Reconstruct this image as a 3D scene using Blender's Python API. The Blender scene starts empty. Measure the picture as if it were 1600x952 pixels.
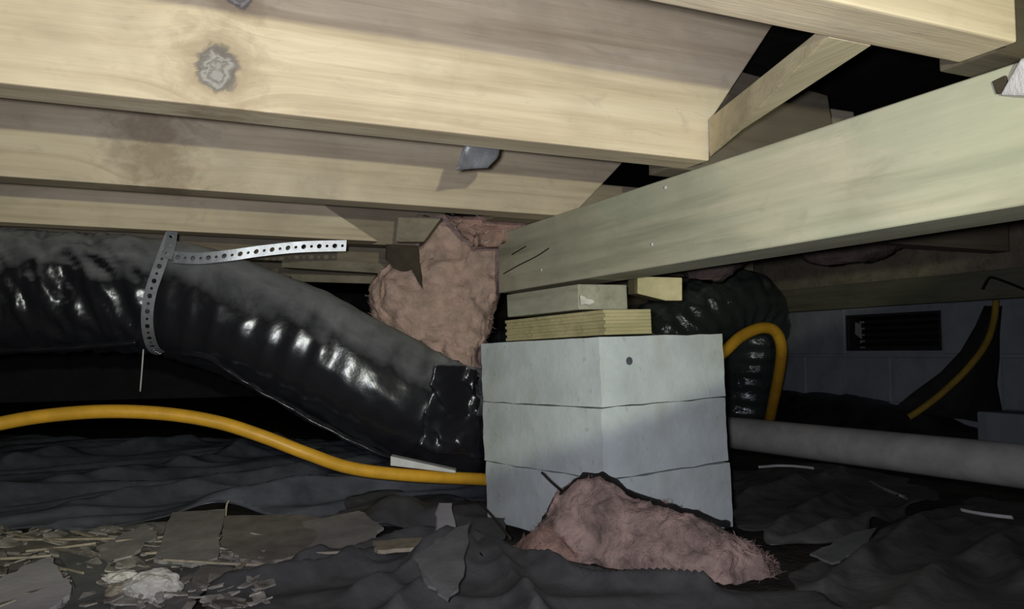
import bpy, bmesh, math, random
from mathutils import Vector, Matrix, noise

# ------------------------------------------------------------------ camera, world, lights, exposure
CZ = 0.28                      # eye height above the crawl space floor
FPX = 1300.0                   # focal length in pixels of the 1600x952 frame
YAW, PITCH, ROLL = math.radians(24.3), math.radians(3.27), math.radians(-0.3)
EYE = Vector((0, 0, CZ))
_f = Vector((math.sin(YAW) * math.cos(PITCH), math.cos(YAW) * math.cos(PITCH), math.sin(PITCH)))
_r = Vector((math.cos(YAW), -math.sin(YAW), 0))
_u = _r.cross(_f)
_c, _s = math.cos(ROLL), math.sin(ROLL)
CR, CU, CF = _r * _c + _u * _s, -_r * _s + _u * _c, _f

sc = bpy.context.scene
COL = sc.collection
cam = bpy.data.cameras.new('camera')
cam.sensor_width = 36
cam.lens = FPX / 1600 * 36
cam.clip_start = 0.01
camo = bpy.data.objects.new('camera', cam)
COL.objects.link(camo)
m = Matrix((CR, CU, -CF)).transposed().to_4x4()
m.translation = EYE
camo.matrix_world = m
sc.camera = camo

world = bpy.data.worlds.new('crawl_space_dark')
sc.world = world
world.use_nodes = True
world.node_tree.nodes['Background'].inputs[0].default_value = (0.5, 0.55, 0.65, 1)
world.node_tree.nodes['Background'].inputs[1].default_value = 0.004

# head torch worn behind the camera: aimed up and left so the cone edge stands in for the holder's shadow
ld = bpy.data.lights.new('head_torch', 'SPOT')
ld.energy = 25
ld.color = (0.96, 1.0, 0.75)
ld.shadow_soft_size = 0.006
ld.spot_size = math.radians(150)
ld.spot_blend = 0.035
lo = bpy.data.objects.new('head_torch', ld)
COL.objects.link(lo)
lo.location = (0.0, -0.257, CZ + 0.044)
_edge = (EYE + (CR * ((940 - 800) / FPX) + CU * ((476 - 672) / FPX) + CF) * 1.13 - lo.location).normalized()   # cone rim laid across the pier in place of a cast shadow
_up = (CU * 0.94 - CR * 0.34 - _edge * (CU * 0.94 - CR * 0.34).dot(_edge)).normalized()
_aim = _edge * math.cos(math.radians(74)) + _up * math.sin(math.radians(74))
lo.rotation_euler = _aim.to_track_quat('-Z', 'Y').to_euler()
# the lamp of the phone, just above its lens
pd = bpy.data.lights.new('phone_lamp', 'SPOT')
pd.spot_size = math.radians(108)
pd.spot_blend = 1.0
pd.energy = 26.0
pd.color = (0.85, 0.87, 1.0)
pd.shadow_soft_size = 0.008
po = bpy.data.objects.new('phone_lamp', pd)
COL.objects.link(po)
po.location = EYE + CU * 0.008 - CR * 0.014
po.rotation_euler = CF.to_track_quat('-Z', 'Y').to_euler()

vs = sc.view_settings
vs.view_transform = 'Standard'
vs.look = 'None'
vs.gamma = 1
vs.use_curve_mapping = False
vs.exposure = 0.0

# ------------------------------------------------------------------ helpers
random.seed(7)


def ray(px, py):
    return CR * ((px - 800) / FPX) + CU * ((476 - py) / FPX) + CF


def P(px, py, depth):
    return EYE + ray(px, py) * depth


def on_z(px, py, z):
    r = ray(px, py)
    return EYE + r * ((z - CZ) / r.z)


def on_x(px, py, x):
    r = ray(px, py)
    return EYE + r * (x / r.x)


def on_y(px, py, y):
    r = ray(px, py)
    return EYE + r * (y / r.y)


def nz(p, s=1.0, o=0.0):
    return noise.noise(Vector((p[0] * s + o, p[1] * s + o * 1.7, p[2] * s - o)))


def fbm(p, s, octv=4, o=0.0):
    t, a = 0.0, 1.0
    for _ in range(octv):
        t += a * nz(p, s, o)
        s *= 2.03
        a *= 0.5
        o += 11.3
    return t


def mesh_obj(name, verts, faces, mat, parent=None, smooth=False):
    me = bpy.data.meshes.new(name)
    me.from_pydata([tuple(v) for v in verts], [], faces)
    me.update()
    bm = bmesh.new()
    bm.from_mesh(me)
    bmesh.ops.recalc_face_normals(bm, faces=bm.faces)
    bm.to_mesh(me)
    bm.free()
    if smooth:
        me.polygons.foreach_set('use_smooth', [True] * len(me.polygons))
    me.materials.append(mat)
    o = bpy.data.objects.new(name, me)
    COL.objects.link(o)
    if parent is not None:
        o.parent = parent
    return o


def bm_obj(name, bm, mat, parent=None, smooth=False):
    me = bpy.data.meshes.new(name)
    bm.to_mesh(me)
    bm.free()
    if smooth:
        me.polygons.foreach_set('use_smooth', [True] * len(me.polygons))
    me.materials.append(mat)
    o = bpy.data.objects.new(name, me)
    COL.objects.link(o)
    if parent is not None:
        o.parent = parent
    return o


def tag(o, label=None, cat=None, group=None, kind=None):
    if label:
        o['label'] = label
    if cat:
        o['category'] = cat
    if group:
        o['group'] = group
    if kind:
        o['kind'] = kind
    return o


def empty(name, loc):
    o = bpy.data.objects.new(name, None)
    o.empty_display_size = 0.02
    o.location = loc
    COL.objects.link(o)
    bpy.context.view_layer.update()
    return o


def under(child, parent):
    """parent keeping the child's world place (parents are unrotated)"""
    child.parent = parent
    child.location = child.location - parent.location
    return child


def prism_bm(poly, vec, bevel=0.0015, seg=2):
    """closed prism: polygon (3D points) swept along vec, edges softened"""
    bm = bmesh.new()
    a = [bm.verts.new(p) for p in poly]
    b = [bm.verts.new(Vector(p) + Vector(vec)) for p in poly]
    n = len(poly)
    bm.faces.new(a)
    bm.faces.new(b[::-1])
    for i in range(n):
        j = (i + 1) % n
        bm.faces.new((a[i], b[i], b[j], a[j]))
    bmesh.ops.recalc_face_normals(bm, faces=bm.faces)
    if bevel:
        bmesh.ops.bevel(bm, geom=bm.edges[:], offset=bevel, segments=seg, affect='EDGES', profile=0.6)
    return bm


def box_bm(x0, x1, y0, y1, z0, z1, bevel=0.0015, seg=2):
    return prism_bm([(x0, y0, z0), (x1, y0, z0), (x1, y1, z0), (x0, y1, z0)], (0, 0, z1 - z0), bevel, seg)


def spline(pts, n):
    """Catmull-Rom through tuples of floats; n samples per span"""
    out = []
    k = len(pts)
    for i in range(k - 1):
        p0, p1, p2, p3 = pts[max(i - 1, 0)], pts[i], pts[i + 1], pts[min(i + 2, k - 1)]
        for j in range(n):
            t = j / n
            out.append(tuple(0.5 * (2 * b + (c - a) * t + (2 * a - 5 * b + 4 * c - d) * t * t + (3 * b - a - 3 * c + d) * t ** 3)
                             for a, b, c, d in zip(p0, p1, p2, p3)))
    out.append(tuple(pts[-1]))
    return out


def tube_geo(path, rad, seg=16, rfun=None, cap=True):
    """path: list of Vectors; rad: list of radii; rfun(s, ang, p) -> radius factor"""
    verts, faces = [], []
    up = Vector((0, 0, 1))
    s = 0.0
    n = len(path)
    for i, p in enumerate(path):
        t = (path[min(i + 1, n - 1)] - path[max(i - 1, 0)]).normalized()
        if i:
            s += (path[i] - path[i - 1]).length
        side = t.cross(up)
        if side.length < 0.2:
            side = t.cross(Vector((0, 1, 0)))
        side.normalize()
        u2 = side.cross(t).normalized()
        for k in range(seg):
            a = 2 * math.pi * k / seg
            dvec = side * math.cos(a) + u2 * math.sin(a)
            r = rad[i] * (rfun(s, a, p + dvec * rad[i]) if rfun else 1.0)
            verts.append(p + dvec * r)
    for i in range(n - 1):
        for k in range(seg):
            k2 = (k + 1) % seg
            faces.append((i * seg + k, i * seg + k2, (i + 1) * seg + k2, (i + 1) * seg + k))
    if cap:
        faces.append(tuple(range(seg))[::-1])
        faces.append(tuple((n - 1) * seg + k for k in range(seg)))
    return verts, faces


def tube(name, pts, r, mat, parent=None, n=10, seg=14, rfun=None):
    """pts of (Vector) ; constant radius"""
    sp = [Vector(q) for q in spline([tuple(p) for p in pts], n)] if len(pts) > 2 else [Vector(p) for p in pts]
    v, f = tube_geo(sp, [r] * len(sp), seg, rfun)
    return mesh_obj(name, v, f, mat, parent, True)


# ------------------------------------------------------------------ materials
def new_mat(name):
    mt = bpy.data.materials.new(name)
    mt.use_nodes = True
    nt = mt.node_tree
    return mt, nt, nt.nodes['Principled BSDF']


def N(nt, typ, **kw):
    n = nt.nodes.new(typ)
    for k, v in kw.items():
        setattr(n, k, v)
    return n


def L(nt, a, b):
    nt.links.new(a, b)


def math_node(nt, op, a, b=None, c=None):
    n = N(nt, 'ShaderNodeMath', operation=op)
    for i, v in enumerate((a, b, c)):
        if v is None:
            continue
        if isinstance(v, (int, float)):
            n.inputs[i].default_value = v
        else:
            L(nt, v, n.inputs[i])
    return n.outputs[0]


def ramp(nt, fac, stops, interp='LINEAR'):
    r = N(nt, 'ShaderNodeValToRGB')
    r.color_ramp.interpolation = interp
    els = r.color_ramp.elements
    while len(els) < len(stops):
        els.new(0.5)
    for e, (p, c) in zip(els, stops):
        e.position = p
        e.color = (c[0], c[1], c[2], 1) if not isinstance(c, (int, float)) else (c, c, c, 1)
    L(nt, fac, r.inputs[0])
    return r.outputs[0]


def mix(nt, fac, a, b, mode='MIX'):
    n = N(nt, 'ShaderNodeMix', data_type='RGBA', blend_type=mode)
    n.clamp_factor = True
    if isinstance(fac, (int, float)):
        n.inputs['Factor'].default_value = fac
    else:
        L(nt, fac, n.inputs['Factor'])
    for sock, v in ((6, a), (7, b)):
        if isinstance(v, tuple):
            n.inputs[sock].default_value = (v[0], v[1], v[2], 1)
        else:
            L(nt, v, n.inputs[sock])
    return n.outputs[2]


def mapped_noise(nt, vec, scale, detail=4, rough=0.55, dist=0.0):
    mp = N(nt, 'ShaderNodeMapping')
    mp.inputs['Scale'].default_value = scale
    L(nt, vec, mp.inputs[0])
    nn = N(nt, 'ShaderNodeTexNoise')
    nn.inputs['Scale'].default_value = 1
    nn.inputs['Detail'].default_value = detail
    nn.inputs['Roughness'].default_value = rough
    nn.inputs['Distortion'].default_value = dist
    L(nt, mp.outputs[0], nn.inputs['Vector'])
    return nn.outputs['Fac']


def bump(nt, bsdf, height, strength, dist):
    b = N(nt, 'ShaderNodeBump')
    b.inputs['Strength'].default_value = strength
    b.inputs['Distance'].default_value = dist
    L(nt, height, b.inputs['Height'])
    L(nt, b.outputs[0], bsdf.inputs['Normal'])


def wood(name, pale, mid, dark, axis='x', knots=(), seed=0.0, stain=None, stain_amt=0.0, ring=26.0, hard=1.0):
    """sawn softwood; the grain runs along `axis` in object space; knots = (along, height, radius)"""
    mt, nt, bs = new_mat(name)
    tc = N(nt, 'ShaderNodeTexCoord')
    sp = N(nt, 'ShaderNodeSeparateXYZ')
    L(nt, tc.outputs['Object'], sp.inputs[0])
    if axis == 'x':
        al, ac = sp.outputs[0], sp.outputs[1]
    else:
        al, ac = sp.outputs[1], sp.outputs[0]
    h = sp.outputs[2]
    kmask = None
    core = None
    for (ka, kh, kr) in knots:
        dx = math_node(nt, 'SUBTRACT', al, ka)
        dh = math_node(nt, 'SUBTRACT', h, kh)
        d2 = math_node(nt, 'ADD', math_node(nt, 'POWER', math_node(nt, 'MULTIPLY', dx, 1.2), 2), math_node(nt, 'POWER', dh, 2))
        d = math_node(nt, 'SQRT', d2)
        g = math_node(nt, 'POWER', 2.718, math_node(nt, 'MULTIPLY', math_node(nt, 'DIVIDE', d2, (kr * 2.1) ** 2), -1))
        # grain lines part around the knot
        h = math_node(nt, 'ADD', h, math_node(nt, 'MULTIPLY', g, math_node(nt, 'MULTIPLY', dh, -0.85)))
        cr = math_node(nt, 'SUBTRACT', 1.0, math_node(nt, 'DIVIDE', d, kr))
        kmask = g if kmask is None else math_node(nt, 'MAXIMUM', kmask, g)
        core = cr if core is None else math_node(nt, 'MAXIMUM', core, cr)
    cb = N(nt, 'ShaderNodeCombineXYZ')
    L(nt, math_node(nt, 'ADD', al, seed), cb.inputs[0])
    L(nt, math_node(nt, 'ADD', ac, seed * 0.37), cb.inputs[1])
    L(nt, math_node(nt, 'ADD', h, seed * 0.73), cb.inputs[2])
    v = cb.outputs[0]
    broad = mapped_noise(nt, v, (2.2, ring, ring), 3, 0.5, 0.6)
    lines = mapped_noise(nt, v, (3.5, ring * 4.5, ring * 4.5), 3, 0.6, 0.3)
    fib = mapped_noise(nt, v, (25, 420, 420), 2, 0.6)
    t = math_node(nt, 'ADD', math_node(nt, 'MULTIPLY', broad, 0.55), math_node(nt, 'MULTIPLY', lines, 0.45))
    col = ramp(nt, t, [(0.33, dark), (0.47, mid), (0.62, pale)])
    col = mix(nt, math_node(nt, 'MULTIPLY', fib, 0.22), col, dark)
    blot = mapped_noise(nt, v, (7, 9, 9), 4, 0.6, 0.4)
    bl = ramp(nt, blot, [(0.46, 0.0), (0.70, 1.0)])
    dirt = (mid[0] * 0.58, mid[1] * 0.57, mid[2] * 0.60)
    col = mix(nt, math_node(nt, 'MULTIPLY', bl, 0.5), col, dirt)
    smear = mapped_noise(nt, v, (16, 60, 40), 4, 0.7, 1.0)
    col = mix(nt, math_node(nt, 'MULTIPLY', ramp(nt, smear, [(0.56, 0.0), (0.70, 1.0)]), 0.35), col, dirt)
    if stain:
        sn = mapped_noise(nt, v, (4, 14, 14), 3, 0.5, 0.8)
        col = mix(nt, math_node(nt, 'MULTIPLY', ramp(nt, sn, [(0.42, 0.0), (0.62, 1.0)]), stain_amt), col, stain)
    if kmask is not None:
        wob = mapped_noise(nt, tc.outputs['Object'], (55, 55, 75), 4, 0.65, 0.6)
        wc = math_node(nt, 'SUBTRACT', wob, 0.5)
        halo = ramp(nt, math_node(nt, 'ADD', kmask, math_node(nt, 'MULTIPLY', wc, 1.3)), [(0.18, 0.0), (0.55, 0.55), (0.95, 1.0)])
        col = mix(nt, math_node(nt, 'MULTIPLY', halo, 0.80), col, (mid[0] * 0.52, mid[1] * 0.48, mid[2] * 0.46))
        cw = math_node(nt, 'ADD', core, math_node(nt, 'MULTIPLY', wc, 0.8))
        cf = ramp(nt, cw, [(-0.0, 0.0), (0.22, 1.0)])
        inner = ramp(nt, math_node(nt, 'ADD', cw, math_node(nt, 'MULTIPLY', wc, 0.9)),
                     [(0.0, (0.27, 0.22, 0.17)), (0.16, (0.12, 0.105, 0.09)), (0.34, (0.17, 0.155, 0.14)), (0.52, (0.34, 0.32, 0.29)), (0.66, (0.16, 0.145, 0.13)), (0.85, (0.30, 0.28, 0.26))])
        col = mix(nt, math_node(nt, 'MULTIPLY', cf, 0.92 * hard), col, inner)
    L(nt, col, bs.inputs['Base Color'])
    bs.inputs['Roughness'].default_value = 0.72
    bs.inputs['Specular IOR Level'].default_value = 0.25
    hh = math_node(nt, 'ADD', math_node(nt, 'MULTIPLY', lines, 0.6), math_node(nt, 'MULTIPLY', fib, 0.5))
    bump(nt, bs, hh, 0.35, 0.0018)
    return mt


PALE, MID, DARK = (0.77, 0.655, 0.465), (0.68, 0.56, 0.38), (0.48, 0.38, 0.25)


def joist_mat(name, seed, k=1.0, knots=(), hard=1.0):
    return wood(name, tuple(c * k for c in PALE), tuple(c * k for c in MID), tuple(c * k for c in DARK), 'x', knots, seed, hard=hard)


def concrete(name, base, seed=0.0, stain=(0.42, 0.41, 0.30)):
    mt, nt, bs = new_mat(name)
    tc = N(nt, 'ShaderNodeTexCoord')
    mp = N(nt, 'ShaderNodeMapping')
    mp.inputs['Location'].default_value = (seed, seed * 2.1, seed * 0.7)
    L(nt, tc.outputs['Object'], mp.inputs[0])
    v = mp.outputs[0]
    a = mapped_noise(nt, v, (14, 14, 14), 5, 0.6, 0.2)
    b = mapped_noise(nt, v, (9, 9, 5), 4, 0.6, 0.5)
    fine = mapped_noise(nt, v, (320, 320, 320), 3, 0.7)
    pit = mapped_noise(nt, v, (70, 70, 70), 2, 0.5)
    col = ramp(nt, a, [(0.3, tuple(c * 0.86 for c in base)), (0.65, tuple(min(1, c * 1.07) for c in base))])
    col = mix(nt, math_node(nt, 'MULTIPLY', ramp(nt, b, [(0.52, 0.0), (0.72, 1.0)]), 0.45), col, stain)
    col = mix(nt, math_node(nt, 'MULTIPLY', ramp(nt, pit, [(0.68, 0.0), (0.74, 1.0)]), 0.35), col, tuple(c * 0.5 for c in base))
    L(nt, col, bs.inputs['Base Color'])
    bs.inputs['Roughness'].default_value = 0.9
    bs.inputs['Specular IOR Level'].default_value = 0.2
    bump(nt, bs, math_node(nt, 'ADD', math_node(nt, 'MULTIPLY', fine, 0.5), pit), 0.5, 0.0012)
    return mt


def plastic(name, base, dust, dust_lo, dust_hi, rough, bump_scale=30, bump_str=0.5, dustmax=1.0, patchy=0.9):
    """polythene film: glossy, with settled dust on whatever faces up"""
    mt, nt, bs = new_mat(name)
    tc = N(nt, 'ShaderNodeTexCoord')
    v = tc.outputs['Object']
    ge = N(nt, 'ShaderNodeNewGeometry')
    sp = N(nt, 'ShaderNodeSeparateXYZ')
    L(nt, ge.outputs['Normal'], sp.inputs[0])
    n1 = mapped_noise(nt, v, (18, 18, 18), 5, 0.65, 0.5)
    n2 = mapped_noise(nt, v, (90, 90, 90), 3, 0.6)
    up = math_node(nt, 'ADD', sp.outputs[2], math_node(nt, 'MULTIPLY', math_node(nt, 'SUBTRACT', n1, 0.5), patchy))
    df = ramp(nt, math_node(nt, 'MULTIPLY_ADD', up, 0.5, 0.5), [(dust_lo, 0.0), (dust_hi, dustmax)])
    dcol = mix(nt, ramp(nt, n1, [(0.35, 0.0), (0.65, 1.0)]), tuple(c * (1 - 0.45 * patchy) for c in dust), dust)
    col = mix(nt, df, base, dcol)
    L(nt, col, bs.inputs['Base Color'])
    rr = math_node(nt, 'MULTIPLY_ADD', df, 0.9 - rough, rough)
    L(nt, rr, bs.inputs['Roughness'])
    wr = mapped_noise(nt, v, (bump_scale, bump_scale, bump_scale), 4, 0.6, 1.2)
    bump(nt, bs, math_node(nt, 'ADD', wr, math_node(nt, 'MULTIPLY', n2, 0.2)), bump_str, 0.006)
    return mt


def plain(name, base, rough=0.6, metallic=0.0, var=0.25, scale=25, bstr=0.25, bdist=0.002, spec=0.4, second=None):
    mt, nt, bs = new_mat(name)
    tc = N(nt, 'ShaderNodeTexCoord')
    a = mapped_noise(nt, tc.outputs['Object'], (scale,) * 3, 5, 0.62, 0.3)
    b = mapped_noise(nt, tc.outputs['Object'], (scale * 9,) * 3, 3, 0.6)
    lo_ = second or tuple(c * (1 - var) for c in base)
    col = ramp(nt, a, [(0.34, lo_), (0.64, base)])
    L(nt, col, bs.inputs['Base Color'])
    bs.inputs['Roughness'].default_value = rough
    bs.inputs['Metallic'].default_value = metallic
    bs.inputs['Specular IOR Level'].default_value = spec
    bump(nt, bs, math_node(nt, 'ADD', a, math_node(nt, 'MULTIPLY', b, 0.5)), bstr, bdist)
    return mt


M = {}
M['girder'] = wood('treated_timber', (0.64, 0.585, 0.435), (0.53, 0.495, 0.355), (0.31, 0.30, 0.21), 'y', (), 3.3,
                   stain=(0.40, 0.43, 0.31), stain_amt=0.5, ring=16)
M['shim_grey'] = wood('weathered_timber', (0.48, 0.47, 0.36), (0.40, 0.39, 0.29), (0.28, 0.27, 0.19), 'y', (), 8.1, ring=20)
M['shim_green'] = wood('fresh_treated_timber', (0.66, 0.57, 0.32), (0.56, 0.49, 0.26), (0.40, 0.36, 0.18), 'x', (), 5.7, ring=24)
M['brace'] = wood('pale_planed_timber', (0.66, 0.57, 0.38), (0.58, 0.50, 0.32), (0.42, 0.36, 0.22), 'y', (), 12.4)
M['old_wood'] = wood('old_board', (0.36, 0.31, 0.22), (0.29, 0.25, 0.17), (0.18, 0.15, 0.10), 'x', (), 21.0)
M['sill'] = wood('sill_timber', (0.20, 0.19, 0.13), (0.16, 0.155, 0.10), (0.11, 0.105, 0.07), 'y', (), 31.0)
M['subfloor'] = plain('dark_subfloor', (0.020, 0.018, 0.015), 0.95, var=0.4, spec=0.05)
M['soil'] = plain('crawl_space_soil', (0.070, 0.060, 0.048), 0.95, var=0.5, scale=18, bstr=0.8, bdist=0.01, spec=0.1)
M['pier'] = concrete('painted_pier_block', (0.60, 0.645, 0.625))
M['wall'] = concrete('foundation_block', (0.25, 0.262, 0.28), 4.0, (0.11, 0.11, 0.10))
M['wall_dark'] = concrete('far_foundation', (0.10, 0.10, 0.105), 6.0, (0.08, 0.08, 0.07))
M['duct'] = plastic('black_duct_jacket', (0.014, 0.014, 0.017), (0.36, 0.365, 0.365), 0.60, 1.0, 0.27, 7, 0.25, 1.0, 0.42)
M['black_film'] = plastic('loose_black_film', (0.012, 0.012, 0.015), (0.06, 0.06, 0.06), 0.85, 1.2, 0.3, 12, 0.4, 0.4)
M['duct_far'] = plastic('silver_grey_duct_jacket', (0.035, 0.043, 0.038), (0.13, 0.14, 0.12), 0.70, 1.0, 0.20, 40, 0.5)
M['black_sheet'] = plastic('black_polythene', (0.050, 0.053, 0.064), (0.21, 0.22, 0.25), 0.74, 1.04, 0.27, 6, 0.3, 0.75, 0.5)
M['grey_sheet'] = plastic('dusty_polythene', (0.050, 0.050, 0.050), (0.095, 0.093, 0.090), 0.72, 1.05, 0.45, 9, 0.5)
M['dim_sheet'] = plastic('dirty_polythene', (0.035, 0.034, 0.032), (0.125, 0.118, 0.105), 0.72, 1.05, 0.5, 9, 0.5)
M['litter_sheet'] = plastic('littered_polythene', (0.08, 0.076, 0.068), (0.26, 0.245, 0.215), 0.72, 1.05, 0.55, 12, 0.6)
M['steel'] = plain('galvanised_steel', (0.50, 0.51, 0.54), 0.5, 0.8, var=0.25, scale=60, bstr=0.15)
M['yellow'] = plain('yellow_plastic_pipe', (0.80, 0.42, 0.035), 0.42, var=0.22, scale=30, bstr=0.1, spec=0.4)
M['shaded_yellow'] = plain('shaded_yellow_pipe', (0.30, 0.20, 0.03), 0.6, var=0.3, scale=30, bstr=0.1, spec=0.2)  # pipe yellow darkened in the colour for the low light by the wall
M['pvc'] = plain('dusty_white_pvc', (0.74, 0.72, 0.64), 0.6, var=0.25, scale=16, bstr=0.1)
M['pink'] = plain('pink_fibreglass', (0.62, 0.43, 0.35), 0.97, var=0.3, scale=42, bstr=0.8, bdist=0.006, spec=0.05, second=(0.42, 0.30, 0.24))
M['pink_heap'] = plain('dusty_pink_fibreglass', (0.47, 0.325, 0.275), 0.97, var=0.3, scale=24, bstr=0.9, bdist=0.006, spec=0.05, second=(0.17, 0.125, 0.105))
M['pink_dirty'] = plain('dirty_pink_fibreglass', (0.44, 0.27, 0.215), 0.97, var=0.4, scale=34, bstr=0.9, bdist=0.006, spec=0.05, second=(0.27, 0.18, 0.14))
M['brown_wool'] = plain('dark_brown_fibreglass', (0.17, 0.125, 0.105), 0.97, var=0.4, scale=34, bstr=0.9, bdist=0.006, spec=0.05)  # darker, browner version of the dirty pink fibreglass
M['kraft'] = plain('dark_kraft_paper', (0.075, 0.060, 0.040), 0.85, var=0.4, scale=30, bstr=0.5, spec=0.15)
M['kraft_black'] = plain('tar_faced_paper', (0.022, 0.020, 0.017), 0.8, var=0.4, scale=40, bstr=0.6, spec=0.15)
M['scrap_grey'] = plain('grey_board_scrap', (0.36, 0.335, 0.30), 0.9, var=0.3, scale=22, bstr=0.5, spec=0.1)
M['scrap_brown'] = plain('brown_board_scrap', (0.29, 0.26, 0.22), 0.9, var=0.35, scale=26, bstr=0.5, spec=0.1)
M['scrap_lilac'] = plain('pale_board_scrap', (0.52, 0.49, 0.49), 0.9, var=0.2, scale=20, bstr=0.4, spec=0.1)
M['scrap_dark'] = plain('dark_board_scrap', (0.19, 0.19, 0.18), 0.9, var=0.3, scale=22, bstr=0.4, spec=0.1)
M['litter'] = plain('mixed_litter', (0.42, 0.385, 0.33), 0.9, var=0.3, scale=28, bstr=0.4, spec=0.1, second=(0.10, 0.09, 0.075))
M['plaster'] = plain('white_plaster', (0.66, 0.63, 0.54), 0.9, var=0.25, scale=70, bstr=0.9, spec=0.1)
M['splinter'] = plain('pale_splinter', (0.40, 0.34, 0.25), 0.85, var=0.35, scale=60, bstr=0.4, spec=0.1)
M['white_strip'] = plain('white_plastic_strip', (0.60, 0.59, 0.56), 0.5, var=0.2, scale=40, bstr=0.2)
M['black'] = plain('black_wire', (0.012, 0.011, 0.010), 0.7, var=0.3, spec=0.2)
M['twig'] = plain('dark_twig', (0.05, 0.04, 0.03), 0.85, var=0.4, spec=0.1)
M['clear'] = plain('crumpled_white_film', (0.74, 0.71, 0.72), 0.25, var=0.25, scale=50, bstr=0.8, spec=0.6)
M['grey_tape'] = plain('grey_tape', (0.12, 0.12, 0.135), 0.35, var=0.3, scale=40, bstr=0.6, spec=0.5)

# ------------------------------------------------------------------ the setting
ZB = CZ + 0.216            # underside of the joists = top of the girder
ZT = ZB + 0.20             # underside of the subfloor
WX = 1.913                 # inner face of the foundation wall on the right


def ground_h(x, y):
    return 0.006 * fbm((x, y, 0), 3.0, 3)


def grid_floor():
    vs_, fs = [], []
    xs = [-3 + 0.25 * i for i in range(25)]
    ys = [-1.6 + 0.25 * i for i in range(31)]
    for y in ys:
        for x in xs:
            vs_.append((x, y, 0.5 * ground_h(x, y) - 0.006))
    for j in range(len(ys) - 1):
        for i in range(len(xs) - 1):
            a = j * len(xs) + i
            fs.append((a, a + 1, a + 1 + len(xs), a + len(xs)))
    return vs_, fs


o = mesh_obj('floor', *grid_floor(), M['soil'], None, True)
tag(o, 'bare brown soil floor of the crawl space', kind='structure')

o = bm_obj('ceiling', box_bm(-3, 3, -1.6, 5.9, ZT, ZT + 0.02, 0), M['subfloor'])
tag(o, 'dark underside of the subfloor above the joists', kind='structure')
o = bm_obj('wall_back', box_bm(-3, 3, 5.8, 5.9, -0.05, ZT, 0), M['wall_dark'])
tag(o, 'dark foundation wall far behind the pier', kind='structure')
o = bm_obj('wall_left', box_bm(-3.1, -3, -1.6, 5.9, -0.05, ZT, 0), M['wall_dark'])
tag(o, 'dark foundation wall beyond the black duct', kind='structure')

# right foundation wall: mortar core with single concrete blocks laid in front of it, a vent opening left free
wall_r = empty('wall_right', (WX, 0, 0))
tag(wall_r, 'grey concrete block foundation wall with a vent behind the pier', kind='structure')
vent_y0, vent_y1, vent_z0, vent_z1 = 1.52, 1.842, CZ - 0.002, CZ + 0.103
core = bmesh.new()


def add_box(bm, x0, x1, y0, y1, z0, z1):
    vv = [bm.verts.new(p) for p in ((x0, y0, z0), (x1, y0, z0), (x1, y1, z0), (x0, y1, z0), (x0, y0, z1), (x1, y0, z1), (x1, y1, z1), (x0, y1, z1))]
    for q in ((0, 3, 2, 1), (4, 5, 6, 7), (0, 1, 5, 4), (1, 2, 6, 5), (2, 3, 7, 6), (3, 0, 4, 7)):
        bm.faces.new([vv[i] for i in q])


zt_wall = CZ + 0.122
for (y0, y1, z0, z1) in ((-1.6, vent_y0, -0.05, zt_wall), (vent_y1, 5.8, -0.05, zt_wall), (vent_y0, vent_y1, -0.05, vent_z0), (vent_y0, vent_y1, vent_z1, zt_wall)):
    add_box(core, 0.004, 0.20, y0, y1, z0, z1)
bm_obj('mortar', core, M['wall'], wall_r)
BH, BL = 0.1335, 0.322
for row in range(3):
    z0 = row * BH + 0.001
    z1 = (row + 1) * BH - 0.006 if row < 2 else zt_wall
    off = vent_y0 - 20 * BL + (BL / 2 if row == 1 else 0.0)
    for k in range(40):
        y0 = off + k * BL + 0.003
        y1 = y0 + BL - 0.006
        if y1 < 0.3 or y0 > 4.5:
            continue
        if row == 2 and abs(y0 - vent_y0) < 0.02:
            continue
        bm_obj('concrete_block', box_bm(0, 0.012, y0, y1, z0, z1, 0.003, 1), M['wall'], wall_r)
# vent set in the opening
vt = empty('foundation_vent', (WX, vent_y0, vent_z0))
tag(vt, 'dark rectangular foundation vent in the grey block wall', 'vent')
w_, h_ = vent_y1 - vent_y0, vent_z1 - vent_z0
vm = plain('dark_vent_metal', (0.035, 0.035, 0.032), 0.6, 0.3, spec=0.2)
bm_obj('back_plate', box_bm(0.08, 0.085, 0, w_, 0, h_, 0), vm, vt)
for (a0, a1, b0, b1) in ((0, w_, 0, 0.008), (0, w_, h_ - 0.008, h_), (0, 0.010, 0.008, h_ - 0.008), (w_ - 0.010, w_, 0.008, h_ - 0.008)):
    bm_obj('frame', box_bm(0.004, 0.05, a0, a1, b0, b1, 0.001, 1), vm, vt)
for k in range(5):
    z = 0.014 + k * (h_ - 0.03) / 4.0
    bm_obj('louvre', prism_bm([(0.03, 0.011, z), (0.06, 0.011, z + 0.012), (0.062, 0.011, z + 0.010), (0.032, 0.011, z - 0.002)], (0, w_ - 0.022, 0), 0), vm, vt)
o = prism_bm([Vector(p) for p in ((0.028, w_ - 0.035, 0.035), (0.028, w_ - 0.012, 0.05), (0.028, w_ - 0.014, 0.085), (0.028, w_ - 0.032, 0.078))], (0.004, 0, 0), 0)
bm_obj('paper_scrap', o, M['scrap_grey'], vt)

o = bm_obj('sill_beam', box_bm(WX - 0.015, WX + 0.12, 0.2, 5.7, zt_wall + 0.001, ZB - 0.022, 0.003), M['sill'])
tag(o, 'dim olive timber sill lying on top of the foundation wall', 'sill', kind='thing')
o = bm_obj('rim_board', box_bm(WX + 0.03, WX + 0.07, 0.2, 5.7, ZB - 0.021, ZT - 0.001, 0.003), M['old_wood'])
tag(o, 'dark rim board standing on the timber sill', 'board')

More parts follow.
